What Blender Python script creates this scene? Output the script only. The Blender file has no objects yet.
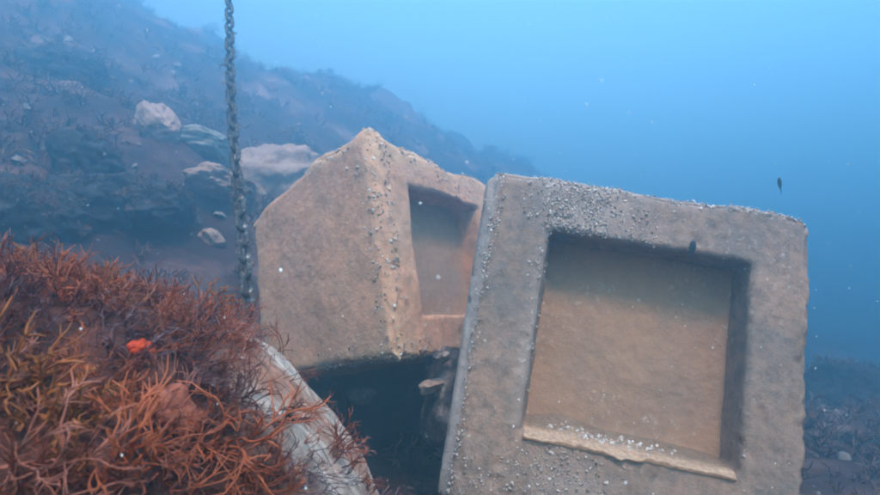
import bpy, bmesh, math, random
import numpy as np
from mathutils import Vector, Matrix

sc = bpy.context.scene
COL = sc.collection
R = math.radians
rng = np.random.default_rng(11)

# ------------------------------------------------------------------ camera
PITCH = R(12.0)
cam_d = bpy.data.cameras.new('camera')
cam_d.sensor_width = 36.0
cam_d.lens = 22.5
cam_d.clip_start = 0.02
cam_d.clip_end = 500.0
cam_d.dof.use_dof = True
cam_d.dof.focus_distance = 1.5
cam_d.dof.aperture_fstop = 6.3
cam = bpy.data.objects.new('camera', cam_d)
COL.objects.link(cam)
cam.rotation_euler = (R(90) + PITCH, 0, 0)
sc.camera = cam

# ------------------------------------------------------------------ light
SUN_DIR = Vector((0.12, -0.62, 0.78)).normalized()          # towards the sun
world = bpy.data.worlds.new('World')
sc.world = world
world.use_nodes = True
wn, wl = world.node_tree.nodes, world.node_tree.links
wn.clear()
sky = wn.new('ShaderNodeTexSky')
sky.sky_type = 'NISHITA'
sky.sun_disc = False
sky.sun_elevation = math.asin(SUN_DIR.z)
sky.sun_rotation = math.atan2(SUN_DIR.x, SUN_DIR.y)
sky.air_density = 2.6
sky.dust_density = 1.0
tintn = wn.new('ShaderNodeMix')
tintn.data_type = 'RGBA'
tintn.blend_type = 'MULTIPLY'
tintn.inputs[0].default_value = 1.0
tintn.inputs[7].default_value = (1.0, 1.0, 1.02, 1)          # daylight after its way down through the sea
bg = wn.new('ShaderNodeBackground')
bg.inputs['Strength'].default_value = 0.15
wo = wn.new('ShaderNodeOutputWorld')
wl.new(sky.outputs[0], tintn.inputs[6])
wl.new(tintn.outputs[2], bg.inputs['Color'])
wl.new(bg.outputs[0], wo.inputs['Surface'])

sun_d = bpy.data.lights.new('sun', 'SUN')
sun_d.energy = 5.0
sun_d.angle = R(13.0)                                          # spread by the ripples above
sun_d.color = (1.0, 0.74, 0.58)
sun = bpy.data.objects.new('sun', sun_d)
COL.objects.link(sun)
sun.rotation_euler = SUN_DIR.to_track_quat('Z', 'Y').to_euler()

sc.view_settings.view_transform = 'Standard'
sc.view_settings.look = 'None'
sc.view_settings.exposure = 2.2
sc.view_settings.gamma = 1.0
cy = sc.cycles
cy.max_bounces = 5
cy.diffuse_bounces = 2
cy.glossy_bounces = 1
cy.volume_bounces = 2
cy.transparent_max_bounces = 6
cy.use_denoising = True
cy.sample_clamp_indirect = 4.0
cy.filter_width = 2.0

HAZE_DENSITY = 0.165
HAZE_COLOR = (0.25, 0.57, 0.79, 1)

# ------------------------------------------------------------------ helpers
def at(u, v, d):
    """a point d metres ahead in the direction of photo pixel (u, v)"""
    x, y = (u - 440) / 550 * d, (v - 247.5) / 550 * d
    s, c = math.sin(PITCH), math.cos(PITCH)
    return Vector((x, d * c + y * s, d * s - y * c))


def _hash(i, j, k, seed):
    h = (i * 374761393 + j * 668265263 + k * 2147483647 + seed * 974634777) & 0xFFFFFFFF
    h = ((h ^ (h >> 13)) * 1274126177) & 0xFFFFFFFF
    h = ((h ^ (h >> 16)) * 2246822519) & 0xFFFFFFFF
    return ((h ^ (h >> 15)) & 0xFFFFFF) / float(0xFFFFFF)


def vnoise(P, scale=1.0, octaves=4, seed=0, rough=0.5):
    """fractal value noise in about -1..1"""
    P = np.asarray(P, float) * scale
    out = np.zeros(len(P)); amp = 1.0; tot = 0.0
    for o in range(octaves):
        Q = P * (2.03 ** o) + 17.3 * o
        I = np.floor(Q).astype(np.int64); F = Q - I
        F = F * F * F * (F * (F * 6 - 15) + 10)
        v = np.zeros(len(P))
        for a in (0, 1):
            wa = F[:, 0] if a else 1 - F[:, 0]
            for b in (0, 1):
                wb = F[:, 1] if b else 1 - F[:, 1]
                for c in (0, 1):
                    wc = F[:, 2] if c else 1 - F[:, 2]
                    v += wa * wb * wc * _hash(I[:, 0] + a, I[:, 1] + b, I[:, 2] + c, seed + o)
        out += amp * (v * 2 - 1); tot += amp; amp *= rough
    return out / tot


def sstep(a, b, x):
    t = np.clip((x - a) / (b - a), 0, 1)
    return t * t * (3 - 2 * t)


def tag(o, label=None, cat=None, group=None, kind=None):
    if label: o['label'] = label
    if cat: o['category'] = cat
    if group: o['group'] = group
    if kind: o['kind'] = kind
    return o


def link(name, me, mat=None, parent=None):
    o = bpy.data.objects.new(name, me)
    COL.objects.link(o)
    if mat: 
        me.materials.clear(); me.materials.append(mat)
    if parent: o.parent = parent
    return o


def empty(name, loc, rot=None):
    o = bpy.data.objects.new(name, None)
    o.empty_display_size = 0.1
    COL.objects.link(o)
    if rot is not None:
        o.matrix_world = Matrix.Translation(loc) @ rot.to_4x4()
    else:
        o.location = loc
    return o


def np_mesh(name, V, F, tint=None, smooth=True):
    """V (n,3), F (m,k) with k = 3 or 4"""
    V = np.ascontiguousarray(V, np.float32); F = np.ascontiguousarray(F, np.int32)
    me = bpy.data.meshes.new(name)
    k = F.shape[1]
    me.vertices.add(len(V)); me.vertices.foreach_set('co', V.ravel())
    me.loops.add(F.size); me.loops.foreach_set('vertex_index', F.ravel())
    me.polygons.add(len(F))
    me.polygons.foreach_set('loop_start', np.arange(0, F.size, k, dtype=np.int32))
    if smooth:
        me.polygons.foreach_set('use_smooth', np.ones(len(F), bool))
    me.update(calc_edges=True)
    if tint is not None:
        T = np.ones((len(V), 4), np.float32); T[:, :3] = tint
        a = me.attributes.new('tint', 'FLOAT_COLOR', 'POINT')
        a.data.foreach_set('color', T.ravel())
    me.validate()
    return me


def coords(me):
    V = np.empty(len(me.vertices) * 3, np.float32); me.vertices.foreach_get('co', V)
    N = np.empty(len(me.vertices) * 3, np.float32); me.vertices.foreach_get('normal', N)
    return V.reshape(-1, 3).astype(float), N.reshape(-1, 3).astype(float)


def set_coords(me, V):
    me.vertices.foreach_set('co', np.ascontiguousarray(V, np.float32).ravel()); me.update()


def icosphere(sub):
    bm = bmesh.new(); bmesh.ops.create_icosphere(bm, subdivisions=sub, radius=1.0)
    V = np.array([v.co[:] for v in bm.verts]); F = np.array([[v.index for v in f.verts] for f in bm.faces])
    bm.free()
    return V, F


def frame_to(n):
    """matrices (m,3,3) whose third column is n"""
    n = n / np.linalg.norm(n, axis=1, keepdims=True)
    a = np.where(np.abs(n[:, 2:3]) < 0.9, [[0, 0, 1.0]], [[1.0, 0, 0]])
    x = np.cross(a, n); x /= np.linalg.norm(x, axis=1, keepdims=True)
    y = np.cross(n, x)
    return np.stack([x, y, n], 2)


# ------------------------------------------------------------------ materials
def new_mat(name):
    m = bpy.data.materials.new(name); m.use_nodes = True
    return m, m.node_tree.nodes, m.node_tree.links, m.node_tree.nodes['Principled BSDF']


def nz(n, l, vec, scale, detail=6, rough=0.6, lac=2.0):
    t = n.new('ShaderNodeTexNoise')
    t.inputs['Scale'].default_value = scale; t.inputs['Detail'].default_value = detail
    t.inputs['Roughness'].default_value = rough; t.inputs['Lacunarity'].default_value = lac
    l.new(vec, t.inputs['Vector'])
    return t.outputs['Fac']


def ramp(n, l, fac, stops):
    r = n.new('ShaderNodeValToRGB')
    e = r.color_ramp.elements
    while len(e) < len(stops): e.new(0.5)
    for q, (p, c) in zip(e, stops):
        q.position = p; q.color = (c[0], c[1], c[2], 1) if len(c) > 2 else (c[0],) * 3 + (1,)
    l.new(fac, r.inputs[0])
    return r.outputs[0]


def mix(n, l, fac, a, b, mode='MIX'):
    m = n.new('ShaderNodeMix'); m.data_type = 'RGBA'; m.blend_type = mode
    for s, v in ((0, fac), (6, a), (7, b)):
        if isinstance(v, bpy.types.NodeSocket): l.new(v, m.inputs[s])
        elif isinstance(v, (int, float)): m.inputs[s].default_value = v
        else: m.inputs[s].default_value = (*v[:3], 1)
    return m.outputs[2]


def bump(n, l, bsdf, h, strength=0.4, dist=0.01):
    b = n.new('ShaderNodeBump'); b.inputs['Strength'].default_value = strength
    b.inputs['Distance'].default_value = dist
    l.new(h, b.inputs['Height']); l.new(b.outputs[0], bsdf.inputs['Normal'])


def concrete_mat(name, tan, grey, pale, warm, coverc=(0.40, 0.29, 0.25), streak=0.7):
    m, n, l, b = new_mat(name)
    ca = n.new('ShaderNodeAttribute'); ca.attribute_name = 'cover'
    tc = n.new('ShaderNodeTexCoord').outputs['Object']
    big = nz(n, l, tc, 2.2, 5, 0.6)
    base = mix(n, l, ramp(n, l, big, [(0.42, (0,)), (0.58, (1,))]), tan, grey)
    mid = nz(n, l, tc, 9.0, 8, 0.68)
    base = mix(n, l, ramp(n, l, mid, [(0.46, (0,)), (0.64, (0.85,))]), base, warm)
    # silt film, streaked
    st = nz(n, l, tc, 24.0, 8, 0.75)
    base = mix(n, l, ramp(n, l, st, [(0.36, (streak,)), (0.56, (0,))]), base, [x * 0.55 for x in grey])
    base = mix(n, l, ca.outputs['Fac'], base, mix(n, l, ramp(n, l, mid, [(0.4, (0,)), (0.65, (1,))]), coverc, [x * 0.62 for x in coverc]))
    # pale crust patches and specks
    fn = nz(n, l, tc, 60.0, 4, 0.7)
    patch = nz(n, l, tc, 3.1, 4, 0.6)
    k = n.new('ShaderNodeMath'); k.operation = 'MULTIPLY'
    l.new(ramp(n, l, fn, [(0.56, (0,)), (0.68, (1,))]), k.inputs[0])
    l.new(ramp(n, l, patch, [(0.45, (0.08,)), (0.65, (0.8,))]), k.inputs[1])
    base = mix(n, l, k.outputs[0], base, pale)
    v = n.new('ShaderNodeTexVoronoi'); v.inputs['Scale'].default_value = 85.0; l.new(tc, v.inputs['Vector'])
    base = mix(n, l, ramp(n, l, v.outputs['Distance'], [(0.10, (0.75,)), (0.17, (0,))]), base, [x * 0.45 for x in tan])
    l.new(base, b.inputs['Base Color'])
    b.inputs['Roughness'].default_value = 0.95
    b.inputs['Specular IOR Level'].default_value = 0.1
    h = n.new('ShaderNodeMath'); h.operation = 'ADD'; l.new(st, h.inputs[0]); l.new(fn, h.inputs[1])
    bump(n, l, b, h.outputs[0], 0.5, 0.008)
    return m


def tint_mat(name, rough=0.8, var=0.35, scale=40.0, spec=0.25, bmp=0.0):
    m, n, l, b = new_mat(name)
    a = n.new('ShaderNodeAttribute'); a.attribute_name = 'tint'
    tc = n.new('ShaderNodeTexCoord').outputs['Object']
    f = nz(n, l, tc, scale, 4, 0.6)
    c = mix(n, l, 1.0, a.outputs['Color'], ramp(n, l, f, [(0.3, (1 - var,)), (0.7, (1 + var,))]), 'MULTIPLY')
    l.new(c, b.inputs['Base Color'])
    b.inputs['Roughness'].default_value = rough
    b.inputs['Specular IOR Level'].default_value = spec
    if bmp: bump(n, l, b, nz(n, l, tc, scale * 1.6, 7, 0.75), 1.0, bmp)
    return m


def mottled_mat(name, stops, scale=6.0, rough=0.9, fine=50.0, bstr=0.5, bdist=0.008, speck=None, detail=7):
    m, n, l, b = new_mat(name)
    tc = n.new('ShaderNodeTexCoord').outputs['Object']
    f = nz(n, l, tc, scale, detail, 0.65)
    g = nz(n, l, tc, fine, 5, 0.7)
    c = ramp(n, l, f, stops)
    c = mix(n, l, 1.0, c, ramp(n, l, g, [(0.3, (0.65,)), (0.7, (1.3,))]), 'MULTIPLY')
    if speck:
        h = nz(n, l, tc, fine * 1.7, 3, 0.6)
        c = mix(n, l, ramp(n, l, h, [(0.60, (0,)), (0.68, (1,))]), c, speck)
    l.new(c, b.inputs['Base Color'])
    b.inputs['Roughness'].default_value = rough
    b.inputs['Specular IOR Level'].default_value = 0.15
    bump(n, l, b, g, bstr, bdist)
    return m


M = {}
M['concrete'] = concrete_mat('silted_concrete', (0.36, 0.185, 0.115), (0.28, 0.165, 0.12), (0.60, 0.50, 0.44), (0.36, 0.19, 0.115), streak=0.3)
M['concrete_grey'] = concrete_mat('grey_concrete', (0.34, 0.192, 0.138), (0.195, 0.142, 0.122), (0.50, 0.40, 0.36), (0.28, 0.165, 0.115))
M['concrete_warm'] = concrete_mat('tan_silted_concrete', (0.62, 0.28, 0.165), (0.53, 0.262, 0.175), (0.64, 0.50, 0.42), (0.47, 0.235, 0.135), (0.66, 0.37, 0.23))
M['sand'] = mottled_mat('pale_silt', [(0.3, (0.36, 0.20, 0.13)), (0.7, (0.50, 0.30, 0.20))], 14, 0.95, 90, 0.3, 0.004)
M['crust'] = tint_mat('barnacle_crust', 0.9, 0.3, 60)
M['silt'] = tint_mat('silt', 0.95, 0.35, 80, 0.1, 0.008)
M['algae'] = tint_mat('red_brown_algae', 0.62, 0.3, 30, 0.35)
M['boulder_'] = mottled_mat('coralline_rock', [(0.34, (0.20, 0.085, 0.06)), (0.47, (0.50, 0.27, 0.21)), (0.62, (0.72, 0.55, 0.48))], 7.0, 0.9, 45, 0.7, 0.01,
                           (0.78, 0.68, 0.62))
M['boulder'] = tint_mat('coralline_rock_skin', 0.9, 0.5, 38, 0.15, 0.02)
M['dark_rock'] = mottled_mat('dark_rock', [(0.35, (0.018, 0.017, 0.02)), (0.6, (0.05, 0.042, 0.042)), (0.75, (0.12, 0.09, 0.08))], 7, 0.95, 40, 0.8, 0.012)  # on the boulders in the hollow this near-black stands in for shade
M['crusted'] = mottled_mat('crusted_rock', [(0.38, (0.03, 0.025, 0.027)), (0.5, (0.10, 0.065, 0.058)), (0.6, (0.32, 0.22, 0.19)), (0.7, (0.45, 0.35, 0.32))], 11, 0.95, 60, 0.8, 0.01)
M['pale_rock'] = mottled_mat('pale_rock', [(0.3, (0.28, 0.16, 0.12)), (0.7, (0.46, 0.28, 0.22))], 4, 0.95, 30, 0.6, 0.01)
M['grey_rock'] = mottled_mat('grey_rock', [(0.3, (0.13, 0.11, 0.10)), (0.65, (0.33, 0.29, 0.25))], 4, 0.95, 30, 0.6, 0.01)
M['seabed'] = mottled_mat('weedy_seabed', [(0.34, (0.020, 0.012, 0.012)), (0.5, (0.065, 0.028, 0.025)), (0.60, (0.15, 0.068, 0.055)), (0.72, (0.30, 0.17, 0.135))], 1.1, 0.95, 14, 0.9, 0.03)
M['chain'] = mottled_mat('rusted_chain_glints', [(0.35, (0.030, 0.027, 0.028)), (0.56, (0.06, 0.048, 0.045)), (0.68, (0.50, 0.46, 0.44))], 26, 0.8, 70, 0.7, 0.004)  # the pale patches paint glints into the colour of the links
M['sponge_red'] = mottled_mat('orange_red_sponge', [(0.35, (0.40, 0.03, 0.012)), (0.65, (0.70, 0.085, 0.03))], 60, 0.8, 170, 1.0, 0.006)
M['sponge_pink'] = mottled_mat('salmon_crust', [(0.35, (0.26, 0.06, 0.035)), (0.65, (0.46, 0.14, 0.085))], 40, 0.85, 130, 1.0, 0.006)
M['fish'] = mottled_mat('dark_fish', [(0.3, (0.012, 0.016, 0.022)), (0.7, (0.025, 0.03, 0.04))], 30, 0.5, 120, 0.1, 0.001)
M['fish_pale'] = mottled_mat('pale_fish', [(0.3, (0.28, 0.3, 0.31)), (0.7, (0.4, 0.42, 0.42))], 30, 0.5, 120, 0.1, 0.001)
m, n, l, b = new_mat('marine_snow')
b.inputs['Base Color'].default_value = (0.82, 0.82, 0.80, 1); b.inputs['Roughness'].default_value = 0.8
f = nz(n, l, n.new('ShaderNodeTexCoord').outputs['Object'], 3.0); l.new(ramp(n, l, f, [(0.3, (0.6, 0.58, 0.55)), (0.7, (0.9, 0.9, 0.88))]), b.inputs['Base Color'])
M['snow'] = m

# ------------------------------------------------------------------ seabed
def ground_z(x, y):
    x = np.asarray(x, float); y = np.asarray(y, float)
    s = (-x + y) * 0.7071
    along = (x + y) * 0.7071
    q = np.maximum(s - 1.9, 0)
    rise = (0.43 * q + 0.057 * q ** 2) * sstep(1.9, 3.0, s)
    rise = 8.8 * np.tanh((rise / 8.8) ** 1.6) ** 0.625
    rise = rise + 0.45 * np.exp(-(((x + 2.6) / 1.1) ** 2 + ((y - 5.0) / 0.9) ** 2)) * (s > 1.9)
    rise = rise * (1 - sstep(12.0, 46, along) * 0.85)
    z = -0.62 + rise
    P = np.stack([x, y, 0 * x], 1)
    near = np.hypot(x, y - 1.5)
    a = 0.05 + 0.30 * sstep(2.2, 7.0, near)
    a = a + 0.55 * sstep(6.0, 15.0, near) * sstep(2.5, 5.0, s)
    z = z + a * vnoise(P, 0.45, 5, 3, 0.55) * 1.6
    rg = 1 - np.abs(vnoise(P, 1.1, 4, 9, 0.5)) * 2.2
    z = z + 0.16 * sstep(2.6, 5, near) * rg
    z = z + 0.02 * vnoise(P, 5.0, 3, 21)
    return z


def grow(a, b, n, c, p=2.0):
    t = np.linspace(-1, 1, n)
    v = np.sign(t) * np.abs(t) ** p
    return np.where(v < 0, c + v * (c - a), c + v * (b - c))


xs = grow(-34, 48, 330, -0.4, 2.0); ys = grow(-8, 62, 330, 3.0, 1.9)
X, Y = np.meshgrid(xs, ys)
Z = ground_z(X.ravel(), Y.ravel())
GV = np.stack([X.ravel(), Y.ravel(), Z], 1)
nx, ny = len(xs), len(ys)
I = (np.arange(ny - 1)[:, None] * nx + np.arange(nx - 1)[None]).ravel()
GF = np.stack([I, I + 1, I + 1 + nx, I + nx], 1)
ground = link('seabed', np_mesh('seabed', GV, GF), M['seabed'])
tag(ground, kind='structure')
GZMIN, GZMAX = Z.min(), Z.max()

# ------------------------------------------------------------------ rocks
def rock_mesh(name, radii, seed, sub=5, rough=0.22, fine=0.05, power=2.6, cuts=5):
    V, F = icosphere(sub)
    p = (np.abs(V) ** power).sum(1) ** (1 / power)
    V = V / p[:, None]
    r = np.random.default_rng(seed)
    for _ in range(cuts):                                     # flat broken faces
        d = r.normal(size=3); d /= np.linalg.norm(d)
        h = r.uniform(0.62, 0.85)
        q = V @ d
        V = V - np.maximum(q - h, 0)[:, None] * d * 0.8
    nrm = V / np.linalg.norm(V, axis=1, keepdims=True)
    V = V + nrm * (rough * vnoise(V + seed * 3.7, 1.3, 3, seed) + fine * vnoise(V + seed, 6.0, 4, seed + 5))[:, None]
    return np_mesh(name, V * np.array(radii), F)


def rock(name, pos, radii, seed, mat, label, rotz=0.0, group=None, sub=4, sink=0.3, tilt=0.0, **k):
    o = link(name, rock_mesh(name, radii, seed, sub, **k), mat)
    o.location = pos
    o.rotation_euler = (tilt, tilt * 0.6, rotz)
    tag(o, label, 'rock', group)
    return o


# ------------------------------------------------------------------ concrete blocks
def block_frame(name, D, m, m2, dep, chamfer_left, seed, mat, parent, voxel=0.0105, big=0.0, corner=0.07, foot=0.0):
    """square ring, front face in y = 0, base in z = 0; opening tapers from m to m2 at depth dep"""
    cl = chamfer_left
    out_f = [(-.5 + foot * 0.3, 0, -foot), (.5, 0, -foot), (.5, 0, 1), (-.5, 0, 1)]
    out_m = [(-.5 - cl + foot * 0.3, cl * 1.1, -foot), (.5 + .004, cl * 1.1, -foot), (.5 + .004, cl * 1.1, 1.004), (-.5 - cl, cl * 1.1, 1.004)]
    out_b = [(-.5 - cl + foot * 0.3, D, -foot), (.5, D, -foot), (.5, D, 1), (-.5 - cl, D, 1)]
    in_f = [(-.5 + m, 0, m), (.5 - m, 0, m), (.5 - m, 0, 1 - m), (-.5 + m, 0, 1 - m)]
    in_m = [(-.5 + m2, dep, m2), (.5 - m, dep, m2), (.5 - m, dep, 1 - m), (-.5 + m2, dep, 1 - m)]
    in_b = [(-.5 + m2, D, m2), (.5 - m, D, m2), (.5 - m, D, 1 - m), (-.5 + m2, D, 1 - m)]
    rings = [in_b, in_m, in_f, out_f, out_m, out_b]
    bm = bmesh.new()
    vs = [[bm.verts.new(p) for p in r] for r in rings]
    for a in range(6):
        b_ = (a + 1) % 6
        for k in range(4):
            q = (k + 1) % 4
            bm.faces.new((vs[a][k], vs[a][q], vs[b_][q], vs[b_][k]))
    bmesh.ops.recalc_face_normals(bm, faces=bm.faces[:])
    me = bpy.data.meshes.new(name); bm.to_mesh(me); bm.free()
    o = bpy.data.objects.new(name, me); COL.objects.link(o)
    md = o.modifiers.new('b', 'BEVEL'); md.width = 0.014; md.segments = 2; md.limit_method = 'ANGLE'; md.angle_limit = R(30)
    md = o.modifiers.new('r', 'REMESH'); md.mode = 'VOXEL'; md.voxel_size = voxel; md.use_smooth_shade = True
    dg = bpy.context.evaluated_depsgraph_get()
    me2 = bpy.data.meshes.new_from_object(o.evaluated_get(dg))
    o.modifiers.clear(); o.data = me2; bpy.data.meshes.remove(me)
    me2.name = name
    V, N = coords(me2)
    # worn corners of the square
    for sx in (-1, 1):
        for top in (0, 1):
            r = corner * (1.7 if sx > 0 and top else 1.0)
            cx = (.5 if sx > 0 else -.5 - cl) - sx * r
            cz = (1 - r) if top else r - foot
            dx = (V[:, 0] - cx) * sx; dz = (V[:, 2] - cz) * (1 if top else -1)
            msk = (dx > 0) & (dz > 0)
            L = np.hypot(dx, dz)
            f = np.where(msk & (L > r), r / np.maximum(L, 1e-6), 1.0)
            V[:, 0] = cx + sx * dx * f
            V[:, 2] = cz + (1 if top else -1) * dz * f
    # broken edges: how near to the nearest two outer faces
    dxo = np.minimum(np.abs(V[:, 0] - .5), np.abs(V[:, 0] + .5 + cl)); dzo = np.minimum(np.abs(V[:, 2] - 1), np.abs(V[:, 2] + foot))
    dyo = np.minimum(np.abs(V[:, 1]), np.abs(V[:, 1] - D))
    S = np.sort(np.stack([dxo, dyo, dzo], 1), 1)
    edge = np.exp(-(S[:, 1] / 0.022) ** 2)
    chip = np.maximum(vnoise(V, 9.0, 4, seed, 0.6), 0)
    chip2 = np.maximum(vnoise(V, 3.0, 3, seed + 8, 0.5) - 0.12, 0)
    disp = -edge * (0.050 * chip + 0.13 * chip2 + 0.02 * np.maximum(vnoise(V, 28.0, 3, seed + 11), 0))
    disp += 0.0035 * vnoise(V, 9.0, 5, seed + 2, 0.7) + 0.007 * edge * vnoise(V, 18.0, 4, seed + 21, 0.7) + big * vnoise(V, 2.4, 3, seed + 4, 0.5)
    disp += 0.0015 * vnoise(V, 40.0, 2, seed + 6) - (0.006 if big == 0 else 0.002) * sstep(0.38, 0.6, vnoise(V, 22.0, 3, seed + 7))
    if big:                                                   # lumpy crust grown along the corner ridge and the top
        rid = np.exp(-((V[:, 0] + .48) ** 2 + V[:, 1] ** 2) / 0.07 ** 2) + 0.8 * sstep(0.95, 1.0, V[:, 2])
        disp += rid * (0.014 * vnoise(V, 13.0, 4, seed + 31, 0.65) + 0.010 * np.maximum(vnoise(V, 30.0, 3, seed + 32), 0))
    V += N * disp[:, None]
    set_coords(me2, V)
    me2.materials.clear(); me2.materials.append(mat)
    o.parent = parent
    return o


def panel(name, m2, y, seed, mat, parent, bowl=0.0):
    """the floor of the recess: a thick slab"""
    n_ = 90
    w = .5 - m2 + 0.035
    g = np.linspace(-1, 1, n_)
    A, B = np.meshgrid(g, g)
    P = np.stack([A.ravel() * w, np.zeros(n_ * n_), .5 + B.ravel() * w], 1)
    d = 0.006 * vnoise(P, 7, 5, seed, 0.6) + 0.012 * vnoise(P, 2.2, 3, seed + 1) + 0.002 * vnoise(P, 40, 2, seed + 2)
    rr = np.maximum(np.abs(A), np.abs(B)).ravel()
    d -= 0.018 * sstep(0.8, 1.0, rr)                          # fillet into the walls
    P[:, 1] = y + d
    I = (np.arange(n_ - 1)[:, None] * n_ + np.arange(n_ - 1)[None]).ravel()
    F = np.stack([I, I + 1, I + 1 + n_, I + n_], 1)
    B4 = P.copy(); B4[:, 1] = y + 0.09
    o0 = len(P)
    edge = np.concatenate([np.arange(n_), np.arange(1, n_) * n_ + n_ - 1, (n_ * n_ - 2 - np.arange(n_ - 1)), (np.arange(n_ - 2, 0, -1) * n_)])
    nx_ = np.roll(edge, -1)
    F2 = np.stack([edge, edge + o0, nx_ + o0, nx_], 1)
    F3 = F[:, ::-1] + o0
    return link(name, np_mesh(name, np.concatenate([P, B4]), np.concatenate([F, F2, F3])), mat, parent)


def bumps(P, N, size, tint, rs, flat=0.35, sides=6):
    """little barnacles: a cone with a sunk mouth, on points P with normals N"""
    k = len(P)
    Mx = frame_to(N + rs.normal(size=N.shape) * 0.25)
    ang = np.arange(sides) / sides * 2 * np.pi
    prof = [(1.0, -0.3), (0.72, flat), (0.2, flat * 0.8)]
    loc = np.concatenate([np.stack([np.cos(ang) * r, np.sin(ang) * r, np.full(sides, z)], 1) for r, z in prof])
    spin = rs.uniform(0, 6.28, k)
    jit = 1 + rs.normal(size=(k, len(loc), 3)) * 0.2
    jit = jit * rs.uniform(0.55, 1.25, (k, 1, 3))
    L = loc[None] * jit * size[:, None, None]
    c, s = np.cos(spin)[:, None], np.sin(spin)[:, None]
    L = np.stack([L[..., 0] * c - L[..., 1] * s, L[..., 0] * s + L[..., 1] * c, L[..., 2]], 2)
    V = np.einsum('kij,knj->kni', Mx, L) + P[:, None]
    q = []
    for r in range(2):
        for a in range(sides):
            b_ = (a + 1) % sides
            q.append((r * sides + a, r * sides + b_, (r + 1) * sides + b_, (r + 1) * sides + a))
    q.append((12, 13, 14, 15)); q.append((12, 15, 16, 17))
    F = (np.array(q)[None] + (np.arange(k) * len(loc))[:, None, None]).reshape(-1, 4)
    T = np.repeat(tint, len(loc), 0)
    return V.reshape(-1, 3), F, T


def scatter_on(me, prob, k, rs):
    """k random vertices of a mesh, chosen with weight prob(V, N)"""
    V, N = coords(me)
    p = prob(V, N); p = np.maximum(p, 0); p /= p.sum()
    i = rs.choice(len(V), k, p=p)
    return V[i], N[i]


PALE = np.array([[0.50, 0.38, 0.33], [0.42, 0.30, 0.25], [0.36, 0.25, 0.21], [0.60, 0.48, 0.44], [0.30, 0.21, 0.17], [0.24, 0.17, 0.14]])


def crust(parent, me, prob, k, seed, smin, smax, palette=PALE, pw=None, name='barnacle_crust'):
    rs = np.random.default_rng(seed)
    P, N = scatter_on(me, prob, k, rs)
    P = P + rs.normal(size=P.shape) * 0.004
    size = smin + (smax - smin) * rs.random(k) ** 2.2
    ti = palette[rs.choice(len(palette), k, p=pw)] * rs.uniform(0.75, 1.1, (k, 1))
    V, F, T = bumps(P, N, size, ti, rs, 0.24)
    o = link(name, np_mesh(name, V, F, T), M['crust'], parent)
    o['kind'] = 'stuff'
    return o


# big block on the right
RA = Matrix(((0.9815, 0.0487, 0.1852), (-0.0543, 0.9982, 0.0253), (-0.1837, -0.0349, 0.9824)))
baseA = Vector((0.6075, 1.705, 0.0563)) - 0.5 * RA.col[2]
blockA = empty('concrete_block', baseA, RA)
tag(blockA, 'larger concrete block in front at right, its square recess facing the camera', 'concrete block', 'hollow concrete blocks')
MA, DA = 0.181, 0.16
frA = block_frame('frame', 0.75, MA, MA + 0.030, DA, 0.05, 5, M['concrete_grey'], blockA, corner=0.055, foot=0.075)
paA = panel('back_panel', MA + 0.030, DA, 31, M['concrete'], blockA)


def cover(me, f):
    V, N = coords(me)
    a = me.attributes.new('cover', 'FLOAT', 'POINT')
    a.data.foreach_set('value', np.clip(f(V, N), 0, 1).astype(np.float32))


def coverA(V, N):
    x, y, z = V[:, 0], V[:, 1], V[:, 2]
    n_ = 0.6 + 0.9 * vnoise(V, 6, 4, 301)
    c = 0.9 * sstep(-0.497, -0.506, x) + 0.8 * sstep(0.985, 0.997, z) * (n_ > 0.4)  # left chamfer and top edge take the paler cover colour
    c += 0.9 * n_ * np.exp(-((x + 0.19) / 0.17) ** 2) * sstep(0.79, 0.84, z) * (y < 0.03)
    c += 0.55 * n_ * np.exp(-((x + 0.12) / 0.2) ** 2) * np.exp(-((z - 0.06) / 0.09) ** 2) * (y < 0.03)
    c += 0.55 * n_ * np.exp(-((x + 0.325) / 0.03) ** 2) * (z > 0.2) * (y < 0.12)
    return c


cover(frA.data, coverA)


def probA(V, N):
    x, y, z = V[:, 0], V[:, 1], V[:, 2]
    front = (N[:, 1] < -0.4)
    w = np.full(len(V), 0.006)
    w += 3.2 * front * np.exp(-((x + 0.19) / 0.15) ** 2) * (z > 0.80) * (x > -0.44)              # pebbly top rim
    w += 0.5 * front * np.exp(-((x + 0.33) / 0.04) ** 2) * (z > 0.6) * (z < 0.86)
    w += 1.3 * front * np.exp(-((x + 0.12) / 0.17) ** 2) * np.exp(-((z - 0.07) / 0.09) ** 2)     # foot of the rim
    w += 0.6 * front * np.exp(-((x + 0.4) / 0.1) ** 2) * np.exp(-((z - 0.03) / 0.06) ** 2)
    w += 1.5 * (np.abs(y - 0.0) < 0.02) * (np.abs(x + 0.5) < 0.02)                             # left edge
    w += 1.2 * (z > 0.985) * (y < 0.12) + 0.7 * (z > 0.97) * (y < 0.05)                        # top edge
    w += 0.25 * (np.abs(x + 0.5 - MA) < 0.03) * (y < 0.08) * (z > 0.25)
    w *= (y < 0.3) * np.where(x > -0.512, 1.0, 0.35)
    w += 0.05 * (x < -0.512) * (y < 0.1)
    w *= 0.15 + np.maximum(vnoise(V, 9.0, 3, 77) + 0.25, 0)
    return w


crust(blockA, frA.data, probA, 9000, 41, 0.0013, 0.0052)

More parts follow.
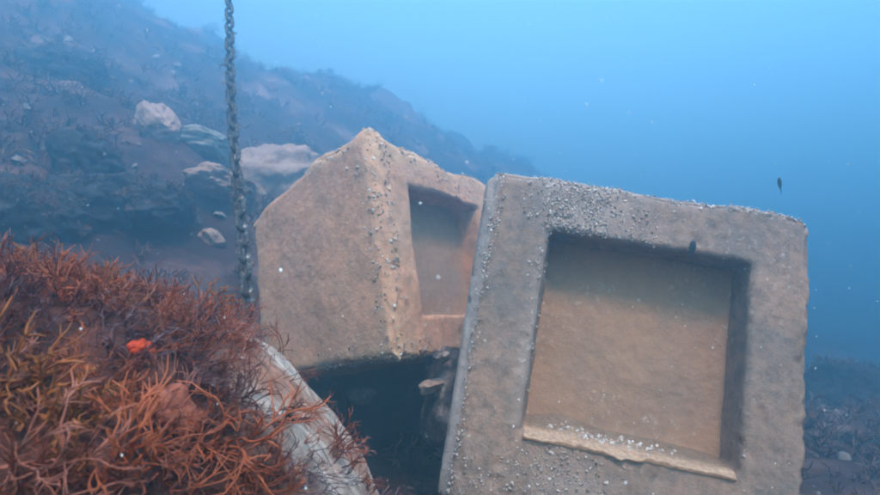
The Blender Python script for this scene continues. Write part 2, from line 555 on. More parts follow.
# silt heaped on the lower ledge of the recess
def ledge(parent, m, m2, dep):
    nu, nv = 120, 26
    U, W = np.meshgrid(np.linspace(0, 1, nu), np.linspace(0, 1, nv))
    u, w = U.ravel(), W.ravel()
    x = -.5 + m + 0.012 + u * (1 - 2 * m - 0.024)
    y = dep + 0.004 - w * (dep + 0.016)
    P = np.stack([x, y, 0 * x], 1)
    hill = 0.034 * np.exp(-((u - 0.2) / 0.16) ** 2) + 0.012 * np.exp(-((u - 0.6) / 0.3) ** 2) + 0.006
    z0 = m2 + (m - m2) * np.clip((dep - y) / dep, 0, 1)
    z = z0 + hill * (1 - w) ** 1.4 + 0.004 + 0.004 * vnoise(P, 14, 4, 5)
    lip = sstep(0.86, 1.0, w)
    drip = 0.001 + 0.018 * np.maximum(vnoise(P * [1, 0, 0], 8, 3, 15) - 0.1, 0) + 0.007 * vnoise(P * [1, 0, 0], 30, 2, 16)
    z = z - lip * (drip + 0.008)
    y = y - lip * 0.002
    z = z + 0.0035 * vnoise(P, 55, 3, 35) * (w > 0.05)
    y = y + lip * 0.004 * vnoise(P, 60, 2, 36)
    V = np.stack([x, y, z], 1)
    I = (np.arange(nv - 1)[:, None] * nu + np.arange(nu - 1)[None]).ravel()
    F = np.stack([I, I + nu, I + 1 + nu, I + 1], 1)
    B = V.copy(); B[:, 2] = np.minimum(z0 - 0.02, V[:, 2] - 0.006); B[:, 1] += lip * 0.02
    o0 = len(V)
    ed = np.concatenate([np.arange(nu), np.arange(1, nv) * nu + nu - 1, nv * nu - 2 - np.arange(nu - 1), np.arange(nv - 2, 0, -1) * nu])
    nx_ = np.roll(ed, -1)
    F2 = np.stack([ed, nx_, nx_ + o0, ed + o0], 1)
    pal = sstep(0.35, 0.85, w + 0.25 * vnoise(P, 9, 3, 25))[:, None]
    tn = (1 - pal) * np.array([0.27, 0.165, 0.115]) + pal * np.array([0.56, 0.33, 0.22])
    me = np_mesh('sand_ledge', np.concatenate([V, B]), np.concatenate([F, F2, F[:, ::-1] + o0]), np.concatenate([tn, tn]))
    return link('sand_ledge', me, M['silt'], parent), V


led, LV = ledge(blockA, MA, MA + 0.030, DA)
rs = np.random.default_rng(8)
i = rs.choice(len(LV), 170, p=(lambda p: p / p.sum())(np.exp(-((LV[:, 1] - 0.07) / 0.03) ** 2) * np.exp(-((LV[:, 0] + 0.06) / 0.14) ** 2)))
V, F, T = bumps(LV[i] + [0, 0, 0.001], np.tile([0, -0.2, 1.0], (170, 1)), rs.uniform(0.002, 0.0065, 170), PALE[rs.choice(6, 170, p=[.3, .1, .1, .15, .1, .25])], rs, 0.9)
g = link('shell_gravel', np_mesh('shell_gravel', V, F, T), M['crust'], blockA); g['kind'] = 'stuff'

# second block, turned, behind at left
RB = Matrix(((0.598, -0.7886, -0.1431), (0.7966, 0.6045, -0.0025), (0.0885, -0.1125, 0.9897)))
baseB = Vector((0.0701, 2.7626, 0.5577)) - 0.5 * RB.col[2]
blockB = empty('concrete_block', baseB, RB)
tag(blockB, 'tan concrete block turned corner-on behind the chain, leaning over a dark hollow', 'concrete block', 'hollow concrete blocks')
MB_, DB = 0.186, 0.17
frB = block_frame('frame', 0.92, MB_, MB_ + 0.004, DB, 0.03, 17, M['concrete_warm'], blockB, voxel=0.012, big=0.028, corner=0.06)
V, N = coords(frB.data)
V[:, 2] += (0.05 * np.exp(-((V[:, 0] + .5) ** 2 + V[:, 1] ** 2) / 0.16 ** 2) - 0.05 * sstep(-0.1, 0.5, V[:, 0]) - 0.07 * sstep(0.35, 0.95, V[:, 1]) + 0.03 * np.exp(-((V[:, 1] - 0.4) / 0.2) ** 2) - 0.07 * sstep(0.78, 0.97, V[:, 1]) + 0.03 * vnoise(V, 6.0, 3, 401)) * sstep(0.55, 0.9, V[:, 2])
set_coords(frB.data, V)
paB = panel('back_panel', MB_ + 0.004, DB, 61, M['concrete'], blockB)


def coverB(V, N):
    x, y, z = V[:, 0], V[:, 1], V[:, 2]
    n_ = 0.6 + 0.9 * vnoise(V, 5, 4, 311)
    return n_ * (0.9 * np.exp(-((x + 0.45) / 0.10) ** 2) * np.exp(-(y / 0.10) ** 2) + 0.8 * sstep(0.86, 0.95, z) * (y < 0.05) + 0.8 * sstep(0.96, 0.99, z)
                 + 0.7 * sstep(0.80, 0.92, y + 0.1 * (z - 0.5)) * (x < -0.4) + 0.5 * sstep(0.12, 0.03, z))


cover(frB.data, coverB)


def probB(V, N):
    x, y, z = V[:, 0], V[:, 1], V[:, 2]
    w = np.full(len(V), 0.012)
    w += 0.8 * (np.abs(x + 0.5) < 0.07) * (y < 0.1)
    w += 1.0 * (z > 0.97) * (y < 0.7) + 0.5 * (z > 0.83) * (y < 0.05)
    w += 0.9 * (z < 0.10) * (x < -0.3) * (y < 0.5)
    w *= 0.15 + np.maximum(vnoise(V, 7.0, 3, 87) + 0.2, 0)
    return w


crust(blockB, frB.data, probB, 7000, 42, 0.0018, 0.0085, np.array([[0.50, 0.29, 0.18], [0.52, 0.38, 0.31], [0.42, 0.22, 0.13], [0.58, 0.48, 0.43], [0.26, 0.15, 0.10]]))

# ------------------------------------------------------------------ what the second block rests on
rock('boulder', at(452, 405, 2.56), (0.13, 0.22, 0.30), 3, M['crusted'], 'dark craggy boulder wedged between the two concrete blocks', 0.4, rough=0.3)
rock('boulder', at(395, 405, 3.55), (0.75, 0.45, 0.52), 4, M['dark_rock'], 'dark boulder at the back of the hollow under the tan block', 0.2)  # shade of the hollow painted into the colour, next boulder too
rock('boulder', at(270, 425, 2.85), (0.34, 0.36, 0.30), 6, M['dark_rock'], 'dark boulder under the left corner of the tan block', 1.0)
rock('stone', at(361, 396, 3.12), (0.09, 0.07, 0.05), 12, M['grey_rock'], 'small pale stone in the dark hollow under the tan block', 0.3, sub=3)
for k, (u, v, d, r, lab) in enumerate([(442, 333, 2.74, 0.055, 'pinkish stone stuck to the foot of the tan block, highest of three'),
                                       (441, 357, 2.38, 0.042, 'crusted stone jammed beside the large block edge, middle of three'),
                                       (434, 385, 2.42, 0.050, 'pale elongated crusted stone lying lowest beside the large block edge')]):
    o = rock('stone', at(u, v, d), (r * (1.4 if k == 2 else 0.8), r, r * (0.6 if k == 2 else 0.7)), 20 + k, M['pale_rock'] if k != 1 else M['crusted'], lab, 0.4 * k, sub=4, rough=0.4, fine=0.14, tilt=-0.3 * (k == 2))

# ------------------------------------------------------------------ foreground boulder
BC = np.array([-0.86, 1.06, -0.55]); BR = np.array([0.80, 0.76, 0.705])


def boulder_r(D):
    p = (np.abs(D) ** 2.25).sum(1) ** (1 / 2.25)
    s = 1.0 / p
    s = s + 0.055 * vnoise(D + 4, 1.7, 3, 51) + 0.022 * vnoise(D, 5.0, 4, 52) + 0.006 * vnoise(D, 20.0, 3, 53)
    return s


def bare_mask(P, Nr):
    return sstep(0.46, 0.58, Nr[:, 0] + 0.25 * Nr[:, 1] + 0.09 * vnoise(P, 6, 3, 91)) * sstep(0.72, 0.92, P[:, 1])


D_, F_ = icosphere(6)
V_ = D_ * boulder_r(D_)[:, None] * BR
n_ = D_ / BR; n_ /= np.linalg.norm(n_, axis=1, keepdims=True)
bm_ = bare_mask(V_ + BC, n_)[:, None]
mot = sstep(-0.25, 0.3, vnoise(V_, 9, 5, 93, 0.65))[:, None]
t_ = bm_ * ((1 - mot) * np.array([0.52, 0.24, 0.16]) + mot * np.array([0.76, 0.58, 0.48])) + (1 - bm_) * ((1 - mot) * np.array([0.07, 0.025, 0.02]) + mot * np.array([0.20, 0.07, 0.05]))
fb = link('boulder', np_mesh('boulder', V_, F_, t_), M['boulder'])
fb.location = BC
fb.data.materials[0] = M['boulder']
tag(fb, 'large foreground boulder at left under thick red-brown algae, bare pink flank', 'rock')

# ------------------------------------------------------------------ algae
def tube(pts, r0, r1, sides=3):
    pts = np.asarray(pts); k = len(pts)
    d = np.gradient(pts, axis=0)
    Mx = frame_to(d)
    r = np.linspace(r0, r1, k)
    a = np.arange(sides) / sides * 2 * np.pi
    ring = np.stack([np.cos(a), np.sin(a), 0 * a], 1)
    V = np.einsum('kij,nj->kni', Mx, ring) * r[:, None, None] + pts[:, None]
    V = V.reshape(-1, 3)
    F = [(i * sides + s, i * sides + (s + 1) % sides, (i + 1) * sides + (s + 1) % sides, (i + 1) * sides + s) for i in range(k - 1) for s in range(sides)]
    return V, np.array(F), np.repeat(np.linspace(0, 1, k), sides)


def frond(rs, n_stems, L, r, levels, spread, curl, twigs=3, cheap=False):
    """a clump of forking stems; returns verts, quads, height 0..1"""
    Vs, Fs, Ts = [], [], []; off = 0

    def put(pts, r0, r1, t0, t1):
        nonlocal off
        v, f, t = tube(pts, r0, r1)
        Vs.append(v); Fs.append(f + off); Ts.append(t0 + (t1 - t0) * t); off += len(v)

    def branch(p, d, L_, r_, lev, t0):
        pts = [p]; q = p.copy(); dd = d.copy()
        m_ = 2 if cheap else (4 if lev > 0 else 3)
        bend = rs.normal(size=3) * curl
        for s in range(m_ - 1):
            dd = dd + bend / (m_ - 1) + rs.normal(size=3) * curl * 0.25
            dd /= np.linalg.norm(dd)
            q = q + dd * L_ / (m_ - 1); pts.append(q)
        t1 = min(1.0, t0 + (1 - t0) * (0.45 if lev > 0 else 1.0))
        put(pts, r_, r_ * (0.85 if lev > 0 else 0.45), t0, t1)
        if lev > 0:
            for _ in range(rs.integers(2, twigs + 1)):
                nd = dd + rs.normal(size=3) * spread; nd /= np.linalg.norm(nd)
                k_ = rs.integers(1, m_)
                branch(pts[k_] if rs.random() < 0.5 else pts[-1], nd, L_ * rs.uniform(0.55, 0.9), r_ * 0.85, lev - 1, t1)

    for _ in range(n_stems):
        d = np.array([0, 0, 1.0]) + rs.normal(size=3) * [spread * 0.9, spread * 0.9, 0.1]
        d /= np.linalg.norm(d)
        branch(rs.normal(size=3) * [0.10 * L, 0.10 * L, 0] - [0, 0, 0.05 * L], d, L * rs.uniform(0.35, 0.55), r, levels, 0.0)
    return np.concatenate(Vs), np.concatenate(Fs), np.concatenate(Ts)


rs = np.random.default_rng(5)
THIN = [frond(rs, 3, 0.098, rs.uniform(0.0009, 0.0014), 2, 0.30, 0.55, 4) for _ in range(7)]        # wiry, forked, swept


def fuzzy(rs, stems, L):
    """fingers set all round with short stubby branchlets"""
    Vs, Fs, Ts = [], [], []; off = 0
    for _ in range(stems):
        d = np.array([0, 0, 1.0]) + rs.normal(size=3) * [0.32, 0.32, 0.1]; d /= np.linalg.norm(d)
        bend = rs.normal(size=3) * 0.3; n_ = 6
        pts = [rs.normal(size=3) * [0.01, 0.01, 0] - [0, 0, 0.004]]
        for s_ in range(n_ - 1):
            d = d + bend / n_ + rs.normal(size=3) * 0.08; d /= np.linalg.norm(d)
            pts.append(pts[-1] + d * L * rs.uniform(0.8, 1.1) / (n_ - 1))
        pts = np.array(pts)
        v, f, t = tube(pts, 0.0016, 0.0012); Vs.append(v); Fs.append(f + off); Ts.append(t); off += len(v)
        for k_ in range(30):
            q = rs.uniform(0.12, 1.0); i_ = min(int(q * (n_ - 1)), n_ - 2); fr = q * (n_ - 1) - i_
            p0 = pts[i_] * (1 - fr) + pts[i_ + 1] * fr
            ax = pts[i_ + 1] - pts[i_]; ax /= np.linalg.norm(ax)
            sd = rs.normal(size=3); sd -= ax * (sd @ ax); sd /= np.linalg.norm(sd)
            e_ = sd * 0.8 + ax * rs.uniform(0.3, 0.9); l_ = rs.uniform(0.006, 0.013)
            v, f, t = tube(np.array([p0, p0 + e_ * l_]), 0.0011, 0.0006)
            Vs.append(v); Fs.append(f + off); Ts.append(np.full(len(v), q) * 0.7 + 0.3 * t); off += len(v)
    return np.concatenate(Vs), np.concatenate(Fs), np.concatenate(Ts)


BUSH = [fuzzy(rs, 4, 0.075) for _ in range(4)] + [frond(rs, 3, 0.075, 0.0019, 2, 0.45, 0.45, 3) for _ in range(3)]
#       # stubby, thick tips

PAL = {'rust': (0.27, 0.056, 0.018), 'redbrown': (0.15, 0.032, 0.015), 'maroon': (0.065, 0.011, 0.009), 'ochre': (0.24, 0.068, 0.014),
       'dusky': (0.11, 0.055, 0.065), 'pink': (0.32, 0.10, 0.065)}


def clumps(name, items, variants, mat):
    """items: (pos, axis, scale, colour, variant index, spin) -> one joined mesh"""
    Vs, Fs, Ts = [], [], []; off = 0
    A = np.array([it[1] for it in items], float)
    Ms = frame_to(A)
    for (p, a, s, c, vi, sp), Mx in zip(items, Ms):
        v, f, t = variants[vi]
        cs, sn = math.cos(sp), math.sin(sp)
        w = np.stack([v[:, 0] * cs - v[:, 1] * sn, v[:, 0] * sn + v[:, 1] * cs, v[:, 2]], 1) * s
        Vs.append(w @ Mx.T + p); Fs.append(f + off); off += len(v)
        tip = sstep(0.72, 1.0, t)[:, None]
        c = np.array(c)
        Ts.append(c * (1 - tip) + (c * 1.35 + [0.05, 0.02, 0.01]) * tip)
    return np_mesh(name, np.concatenate(Vs), np.concatenate(Fs), np.concatenate(Ts))


rs = np.random.default_rng(23)
N_T = 2700
D = rs.normal(size=(60000, 3)); D /= np.linalg.norm(D, axis=1, keepdims=True)
S = D * boulder_r(D)[:, None] * BR
Nn = D / BR; Nn /= np.linalg.norm(Nn, axis=1, keepdims=True)
W = BC + S
keep = (W[:, 2] > -0.62) & ((Nn[:, 2] > -0.25))
facing = ((-W * Nn).sum(1) > -0.35)
# the bare coralline flank on the right
bare = bare_mask(W, Nn)
pk = keep * (0.25 + 0.75 * facing) * (1 - 0.97 * bare) * (1.0 + 1.2 * (W[:, 1] < 1.1))
idx = rs.choice(len(W), N_T, replace=False, p=pk / pk.sum())
cl = vnoise(W, 4.5, 3, 71); cl2 = vnoise(W, 9.0, 2, 72)
FLOW = np.array([0.85, -0.15, 0.28])
items_t, items_b = [], []
for i in idx:
    left = float(sstep(-0.45, -1.0, np.array([W[i, 0]]))[0]) if False else np.clip((-0.35 - W[i, 0]) / 0.6, 0, 1)
    k = cl[i] + 0.5 * cl2[i] + rs.normal() * 0.16
    if k > 0.34: c = PAL['ochre'] if left > 0.3 else PAL['pink']
    elif k > 0.10: c = PAL['rust']
    elif k > -0.12: c = PAL['redbrown']
    elif k > -0.36: c = PAL['maroon']
    else: c = PAL['dusky']
    c = np.array(c) * rs.uniform(0.75, 1.25)
    isb = rs.random() < 0.16 + 0.5 * left
    ax = Nn[i] * (0.9 if isb else 0.55) + FLOW * (0.25 if isb else 0.75) + rs.normal(size=3) * 0.25
    it = (W[i] - Nn[i] * 0.006, ax, rs.uniform(0.5, 0.95) * (0.95 if isb else 1.0), c, rs.integers(7), rs.uniform(0, 6.28))
    (items_b if isb else items_t).append(it)
o = link('algae_turf', clumps('algae_turf', items_t, THIN, M['algae']), M['algae']); o['kind'] = 'stuff'
tag(o, 'wiry red algae turf swept to the right over the foreground boulder')
o = link('algae_bed', clumps('algae_bed', items_b, BUSH, M['algae']), M['algae']); o['kind'] = 'stuff'
tag(o, 'bushy rust-brown algae bed over the left of the foreground boulder')


def on_boulder(u, v):
    """where the sight line of photo pixel (u, v) first meets the boulder"""
    d = np.array(at(u, v, 1.0))
    t = np.linspace(0.25, 2.2, 800)
    P = t[:, None] * d - BC
    q = P / BR; L = np.linalg.norm(q, axis=1)
    ins = L < boulder_r(q / np.maximum(L, 1e-6)[:, None])
    j = int(np.argmax(ins)) if ins.any() else int(np.argmin(L))
    p = t[j] * d
    nn = (p - BC) / BR ** 2; nn /= np.linalg.norm(nn)
    return p, nn


bushes = [
    (205, 310, BUSH, 1.0, 'ochre', 'bright ochre algae bush standing near the foot of the chain'),
    (20, 395, BUSH, 1.2, 'ochre', 'stout ochre algae bush at the far left edge of the boulder'),
    (65, 440, BUSH, 1.05, 'ochre', 'golden brown algae bush low at left, below the red sponge'),
    (60, 290, BUSH, 0.9, 'rust', 'rusty algae bush sticking up at the left crest of the boulder'),
    (190, 335, BUSH, 0.9, 'dusky', 'bluish purple feathery weed in the middle of the red algae'),
    (215, 455, THIN, 1.35, 'rust', 'long forked red fronds sweeping right below the salmon sponge'),
    (330, 455, THIN, 1.0, 'redbrown', 'thin red fronds reaching right across the white crust near the bottom'),
    (238, 318, THIN, 0.8, 'redbrown', 'dull red fronds at the boulder crest right of the chain foot'),
    (120, 470, THIN, 1.3, 'rust', 'long bright red fronds at the bottom edge, left of centre of the boulder'),
    (25, 465, THIN, 1.2, 'pink', 'pale-tipped red fronds in the bottom left corner'),
]
for k, (u, v, var, s, c, lab) in enumerate(bushes):
    p, nn = on_boulder(u, v)
    ax = nn * 0.8 + FLOW * (0.3 if var is BUSH else 0.9)
    root = p - nn * 0.005
    its = []
    for _ in range(4):
        its.append((rs.normal(size=3) * 0.012, ax + rs.normal(size=3) * 0.25, s * rs.uniform(0.85, 1.1), np.array(PAL[c]) * rs.uniform(0.9, 1.3), rs.integers(7), rs.uniform(0, 6)))
    me = clumps('algae_bush', its, var, M['algae'])
    o = link('algae_bush', me, M['algae']); o.location = root
    tag(o, lab, 'algae', 'algae bushes on the foreground boulder')


def lumpy(name, p, nn, radii, seed, mat, lumps=9, sub=3):
    """a cushion of fused lobes, its base at p"""
    r = np.random.default_rng(seed)
    Mx = frame_to(np.array([nn]))[0]
    D0, F0 = icosphere(sub + 2)
    C = r.normal(size=(lumps, 3)); C[:, 2] = np.abs(C[:, 2]); C /= np.linalg.norm(C, axis=1, keepdims=True)
    k = 0.72 + 0.38 * np.max(np.exp((D0 @ C.T - 1) * 12), axis=1) + 0.05 * vnoise(D0, 5, 3, seed)
    V = D0 * k[:, None] * np.array(radii)
    me = np_mesh(name, V @ Mx.T, F0)
    o = link(name, me, mat); o.location = p
    return o


p, nn = on_boulder(136, 360)
tag(lumpy('sponge', p + nn * 0.016, nn, (0.018, 0.014, 0.015), 3, M['sponge_red'], 14), 'small vivid orange-red sponge among the red algae', 'sponge', 'sponges on the foreground boulder')
p, nn = on_boulder(165, 412)
tag(lumpy('sponge', p + nn * 0.004, nn, (0.046, 0.040, 0.030), 4, M['sponge_pink'], 10), 'wide salmon pink cushion sponge half covered by red fronds', 'sponge', 'sponges on the foreground boulder')

# ------------------------------------------------------------------ slope: rocks and weed
slope = [
    # u, v, depth, radii, mat, name, label
    (155, 128, 5.2, (0.22, 0.18, 0.26), 'pale_rock', 'rounded pale pink boulder standing out on the murky slope at upper left'),
    (200, 146, 5.6, (0.36, 0.30, 0.15), 'grey_rock', 'low grey slab right of the rounded pink boulder'),
    (222, 190, 4.6, (0.45, 0.25, 0.12), 'pale_rock', 'pale flat slab on the slope just left of the chain'),
    (270, 185, 4.6, (0.50, 0.30, 0.30), 'pale_rock', 'broad pale boulder between the chain and the tan block'),
    (212, 238, 2.9, (0.07, 0.06, 0.05), 'pale_rock', 'small pink stone just beyond the crest near the chain foot'),
    (197, 187, 3.9, (0.09, 0.07, 0.05), 'grey_rock', 'small grey stone on the slope below the low grey slab'),
    (80, 165, 4.6, (0.35, 0.3, 0.22), 'dark_rock', 'dark weedy boulder on the slope at far left'),
    (110, 205, 3.9, (0.40, 0.3, 0.2), 'dark_rock', 'low dark boulder on the slope above the red algae crest'),
    (20, 215, 3.6, (0.40, 0.3, 0.25), 'dark_rock', 'dark boulder at the left edge behind the algae crest'),
    (160, 215, 3.6, (0.30, 0.2, 0.16), 'dark_rock', 'dark flat boulder below the rounded pink boulder'),
    (60, 80, 6.5, (0.5, 0.4, 0.3), 'dark_rock', 'hazy boulder high on the slope at upper left'),
    (850, 395, 6.0, (0.55, 0.4, 0.35), 'dark_rock', 'low dark boulder on the seabed right of the large block'),
    (868, 470, 3.6, (0.35, 0.3, 0.22), 'dark_rock', 'dark reddish boulder in the bottom right corner'),
]
for k, (u, v, d, r, mt, lab) in enumerate(slope):
    p = at(u, v, d)
    gz = float(ground_z([p.x], [p.y])[0])
    if abs(p.z - gz) > 0.9 * r[2]:                            # slide along the sight line until it sits on the slope
        best = None
        for dd in np.linspace(max(2.2, d * 0.55), d * 2.2, 200):
            q = at(u, v, dd); e = abs(q.z - float(ground_z([q.x], [q.y])[0]) - 0.35 * r[2])
            if best is None or e < best[0]: best = (e, q)
        p = best[1]
    r = tuple(c_ * max(0.7, p.length / at(u, v, d).length) for c_ in r)
    rock('boulder' if max(r) > 0.12 else 'stone', p, r, 40 + k, M[mt], lab, k * 0.9, sub=5 if max(r) > .2 else 4, rough=0.28, fine=0.15)

rs = np.random.default_rng(77)
its = []
DARK = [(0.05, 0.024, 0.018), (0.08, 0.034, 0.024), (0.12, 0.042, 0.030), (0.03, 0.022, 0.022), (0.15, 0.075, 0.055)]
SMALL = [frond(rs, 6, 0.085, 0.0035, 1, 0.6, 0.5, 4, True) for _ in range(7)]
cnt = 0
for o_ in [o_ for o_ in COL.objects if o_.name.startswith('boulder') and o_.data.materials[0] == M['dark_rock']]:
    bpy.context.view_layer.update()
    Vb, Nb = coords(o_.data)
    mw = np.array(o_.matrix_world)
    Wb = Vb @ mw[:3, :3].T + mw[:3, 3]; Nw = Nb @ mw[:3, :3].T
    okb = np.where((Nw[:, 2] > 0.15) & (Wb[:, 1] < 20))[0]
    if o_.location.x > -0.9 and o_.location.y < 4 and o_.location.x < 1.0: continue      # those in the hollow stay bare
    for i in rs.choice(okb, 90):
        its.append((Wb[i] - Nw[i] * 0.01, Nw[i] * 0.7 + np.array([0.2, -0.2, 0.5]) + rs.normal(size=3) * 0.3, rs.uniform(0.6, 1.2) * (0.5 + 0.15 * Wb[i, 1]),
                    np.array(DARK[rs.integers(5)]) * rs.uniform(0.8, 1.2), rs.integers(7), rs.uniform(0, 6)))
while cnt < 3800:
    y = 1.6 + 15 * rs.random() ** 1.5; x = rs.uniform(-1.0, 0.9) * (y * 0.95 + 1.0)
    s_ = (-x + y) * 0.7071
    nse = vnoise(np.array([[x, y, 0]]), 0.9, 3, 5)[0]
    if nse < rs.normal() * 0.25 - 0.05: continue
    z = float(ground_z([x], [y])[0])
    near = y < 3.0
    its.append((np.array([x, y, z - 0.01]), np.array([0.25, -0.35, 1.0]) + rs.normal(size=3) * 0.3, rs.uniform(0.7, 1.5) * (0.8 if near else 1.2 + 0.12 * y),
                np.array(DARK[rs.integers(5)]) * rs.uniform(0.8, 1.2), rs.integers(7), rs.uniform(0, 6)))
    cnt += 1
o = link('seaweed_cover', clumps('seaweed_cover', its, SMALL, M['algae']), M['algae']); o['kind'] = 'stuff'
tag(o, 'dark brown weed covering the murky slope and seabed')

k = 900                                                       # pale rubble and shells on the bottom
yy = rs.uniform(1.2, 9, k); xx = rs.uniform(-0.9, 0.9, k) * (yy * 0.95 + 0.6)
P = np.stack([xx, yy, ground_z(xx, yy) + 0.01], 1)
V, F, T = bumps(P, np.tile([0, 0, 1.0], (k, 1)), 0.006 + 0.035 * rs.random(k) ** 3 * np.clip(yy / 3, .4, 2), PALE[rs.choice(6, k)] * 0.45, rs, 0.8)
o = link('shell_rubble', np_mesh('shell_rubble', V, F, T), M['crust']); o['kind'] = 'stuff'
tag(o, 'pale shells and stone chips strewn over the seabed')

# ------------------------------------------------------------------ chain
def link_mesh(name, L, Wd, r, seed, seg=30, sides=8):
    t = np.arange(seg) / seg * 2 * np.pi
    h = (L - Wd) / 2
    cx = np.cos(t) * (Wd / 2 - r); cz = np.sin(t) * (Wd / 2 - r)
    cz = cz + np.where(np.sin(t) > 0, h, -h) * np.minimum(1, np.abs(np.sin(t)) * 4)
    C = np.stack([cx, 0 * t, cz], 1)
    d = np.roll(C, -1, 0) - np.roll(C, 1, 0); d /= np.linalg.norm(d, axis=1, keepdims=True)
    yv = np.array([0, 1.0, 0]); xo = np.cross(d, yv)
    a = np.arange(sides) / sides * 2 * np.pi
    V = C[:, None] + r * (np.cos(a)[None, :, None] * xo[:, None] + np.sin(a)[None, :, None] * yv)
    nr = (V - C[:, None]).reshape(-1, 3); V = V.reshape(-1, 3)
    V = V + nr * (0.22 * vnoise(V + seed, 60, 3, seed) + 0.30 * np.maximum(vnoise(V + seed, 25, 2, seed + 3), 0))[:, None]
    I = np.arange(seg)[:, None] * sides + np.arange(sides)[None]
    J = np.roll(I, -1, 0)
    F = np.stack([I, np.roll(I, -1, 1), np.roll(J, -1, 1), J], 2).reshape(-1, 4)
    return np_mesh(name, V, F)


c0 = at(247, 330, 2.12); c1 = at(224, -60, 4.2)
axis = (c1 - c0); axis.normalize()
while c0.z > float(ground_z([c0.x], [c0.y])[0]) + 0.03: c0 = c0 - axis * 0.02   # its foot lies on the bottom
chain = empty('chain', c0)
tag(chain, 'crusted dark mooring chain hanging down past the tan block', 'chain')
LM = [link_mesh('link', 0.112, 0.066, 0.0105, s) for s in (1, 2, 3)]
pitch = 0.112 - 2 * 0.0105 - 0.002
qz = axis.to_track_quat('Z', 'Y').to_matrix()
k = 0; s = 0.0; top_z = 4.5
growth = []
while True:
    pos = axis * s + Vector((0.012 * math.sin(s * 2.1), 0, 0))
    if c0.z + pos.z > top_z: break
    o = link('link', LM[k % 3], M['chain'], chain)
    rm = qz @ Matrix.Rotation((R(90) if k % 2 else 0) + R(35) + random.Random(k).uniform(-.15, .15), 3, 'Z')
    o.matrix_local = Matrix.Translation(pos) @ rm.to_4x4()
    amt = 6 if 1.5 < s < 2.6 else (3 if math.sin(s * 7.0) > 0 else 1)
    for _ in range(amt if s > 0.3 else 1):
        growth.append((np.array(pos + Vector((rs.normal() * .014, rs.normal() * .014, rs.normal() * .04))), rs.normal(size=3), rs.uniform(0.15, 0.45) * (1.7 if math.sin(s * 5.3) > 0.6 else 1.0), np.array([(0.10, 0.07, 0.06), (0.05, 0.038, 0.036), (0.22, 0.18, 0.17)][rs.integers(3)]), rs.integers(7), rs.uniform(0, 6)))
    s += pitch; k += 1
CHAIN_TOP = top_z
g = link('growth', clumps('growth', growth, SMALL, M['algae']), M['algae'], chain); g['kind'] = 'stuff'

# ------------------------------------------------------------------ fish
def fish(pos, L, heading, label, mat=None, roll=0.0):
    mat = mat or M['fish']
    e = empty('fish', pos)
    tag(e, label, 'fish')
    t = np.linspace(0, 1, 15); a = np.arange(12) / 12 * 2 * np.pi
    hgt = 0.21 * np.sin(np.pi * np.clip(t, 0, 1) ** 0.75) ** 0.8 + 0.028; hgt[0] = 0.01; wid = hgt * 0.45
    V = np.stack([np.repeat(0.5 - t * 0.78, 12), np.outer(wid, np.cos(a)).ravel(), np.outer(hgt, np.sin(a)).ravel()], 1) * L
    F = [(i * 12 + j, i * 12 + (j + 1) % 12, (i + 1) * 12 + (j + 1) % 12, (i + 1) * 12 + j) for i in range(14) for j in range(12)]
    link('body', np_mesh('body', V, np.array(F)), mat, e)

    def fin(name, pts):
        p2 = np.array(pts) * L; k_ = len(p2)
        q = np.concatenate([np.stack([p2[:, 0], np.full(k_, s_ * 0.008 * L), p2[:, 1]], 1) for s_ in (-1, 1)])
        bm = bmesh.new(); vs = [bm.verts.new(c) for c in q]
        bm.faces.new(vs[:k_][::-1]); bm.faces.new(vs[k_:])
        for j in range(k_): bm.faces.new((vs[j], vs[(j + 1) % k_], vs[k_ + (j + 1) % k_], vs[k_ + j]))
        bmesh.ops.recalc_face_normals(bm, faces=bm.faces[:])
        me = bpy.data.meshes.new(name); bm.to_mesh(me); bm.free()
        link(name, me, mat, e)
    fin('tail_fin', [(-0.24, 0.02), (-0.36, 0.08), (-0.56, 0.21), (-0.44, 0.0), (-0.56, -0.21), (-0.36, -0.08), (-0.24, -0.02)])
    fin('dorsal_fin', [(0.22, 0.17), (0.10, 0.27), (-0.10, 0.27), (-0.24, 0.16), (-0.18, 0.06)])
    fin('anal_fin', [(0.02, -0.18), (-0.08, -0.28), (-0.22, -0.20), (-0.18, -0.06)])
    e.rotation_euler = heading
    return e


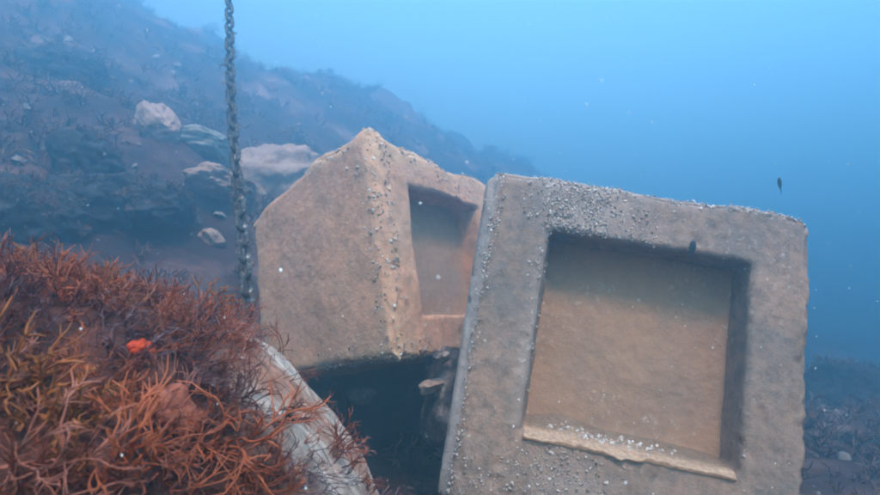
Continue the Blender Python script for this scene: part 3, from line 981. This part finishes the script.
fish(at(692, 249, 1.72), 0.062, (0.2, R(-62), R(25)), 'small dark fish in front of the top edge of the square recess')
fish(at(780, 185, 2.4), 0.075, (0.1, R(-75), R(60)), 'tiny dark fish in open water above the right corner of the large block')



# ------------------------------------------------------------------ drifting particles
rs = np.random.default_rng(99)
k = 2400
d = 0.35 + 5.0 * rs.random(k) ** 1.2
u = rs.uniform(-150, 1030, k); v = rs.uniform(-120, 560, k)
P = np.array([at(a, b_, c)[:] for a, b_, c in zip(u, v, d)])
ok = (P[:, 2] > ground_z(P[:, 0], P[:, 1]) + 0.02) & (P[:, 2] < 3.5)
P = P[ok]; k = len(P)
V0, F0 = icosphere(1)
sz = 0.0004 + 0.0006 * rs.random(k) ** 4
sz *= np.where(np.linalg.norm(P, axis=1) > 1.5, 1.6, 1.0)
V = (V0[None] * (1 + rs.normal(size=(k, len(V0), 1)) * 0.2) * (sz[:, None, None] * rs.uniform(0.6, 1.6, (k, 1, 3))) + P[:, None]).reshape(-1, 3)
F = (F0[None] + (np.arange(k) * len(V0))[:, None, None]).reshape(-1, 3)
o = link('suspended_particles', np_mesh('suspended_particles', V, F), M['snow']); o['kind'] = 'stuff'
tag(o, 'white specks drifting in the water')

# ------------------------------------------------------------------ the water's haze
zb, zt = GZMIN - 1.0, max(GZMAX, CHAIN_TOP) + 0.15
lo, hi = Vector((-36, -10, zb)), Vector((50, 64, zt))
bm = bmesh.new(); bmesh.ops.create_cube(bm, size=1.0)
for v_ in bm.verts:
    v_.co = Vector(((lo[i] + hi[i]) / 2 + v_.co[i] * (hi[i] - lo[i]) for i in range(3)))
me = bpy.data.meshes.new('haze'); bm.to_mesh(me); bm.free()
hm = bpy.data.materials.new('water_haze'); hm.use_nodes = True
hn, hl = hm.node_tree.nodes, hm.node_tree.links
hn.clear()
pv = hn.new('ShaderNodeVolumePrincipled'); pv.inputs['Color'].default_value = HAZE_COLOR
pv.inputs['Density'].default_value = HAZE_DENSITY; pv.inputs['Anisotropy'].default_value = 0.72
ho = hn.new('ShaderNodeOutputMaterial'); hl.new(pv.outputs[0], ho.inputs['Volume'])
haze = link('haze', me, hm); haze['kind'] = 'stuff'
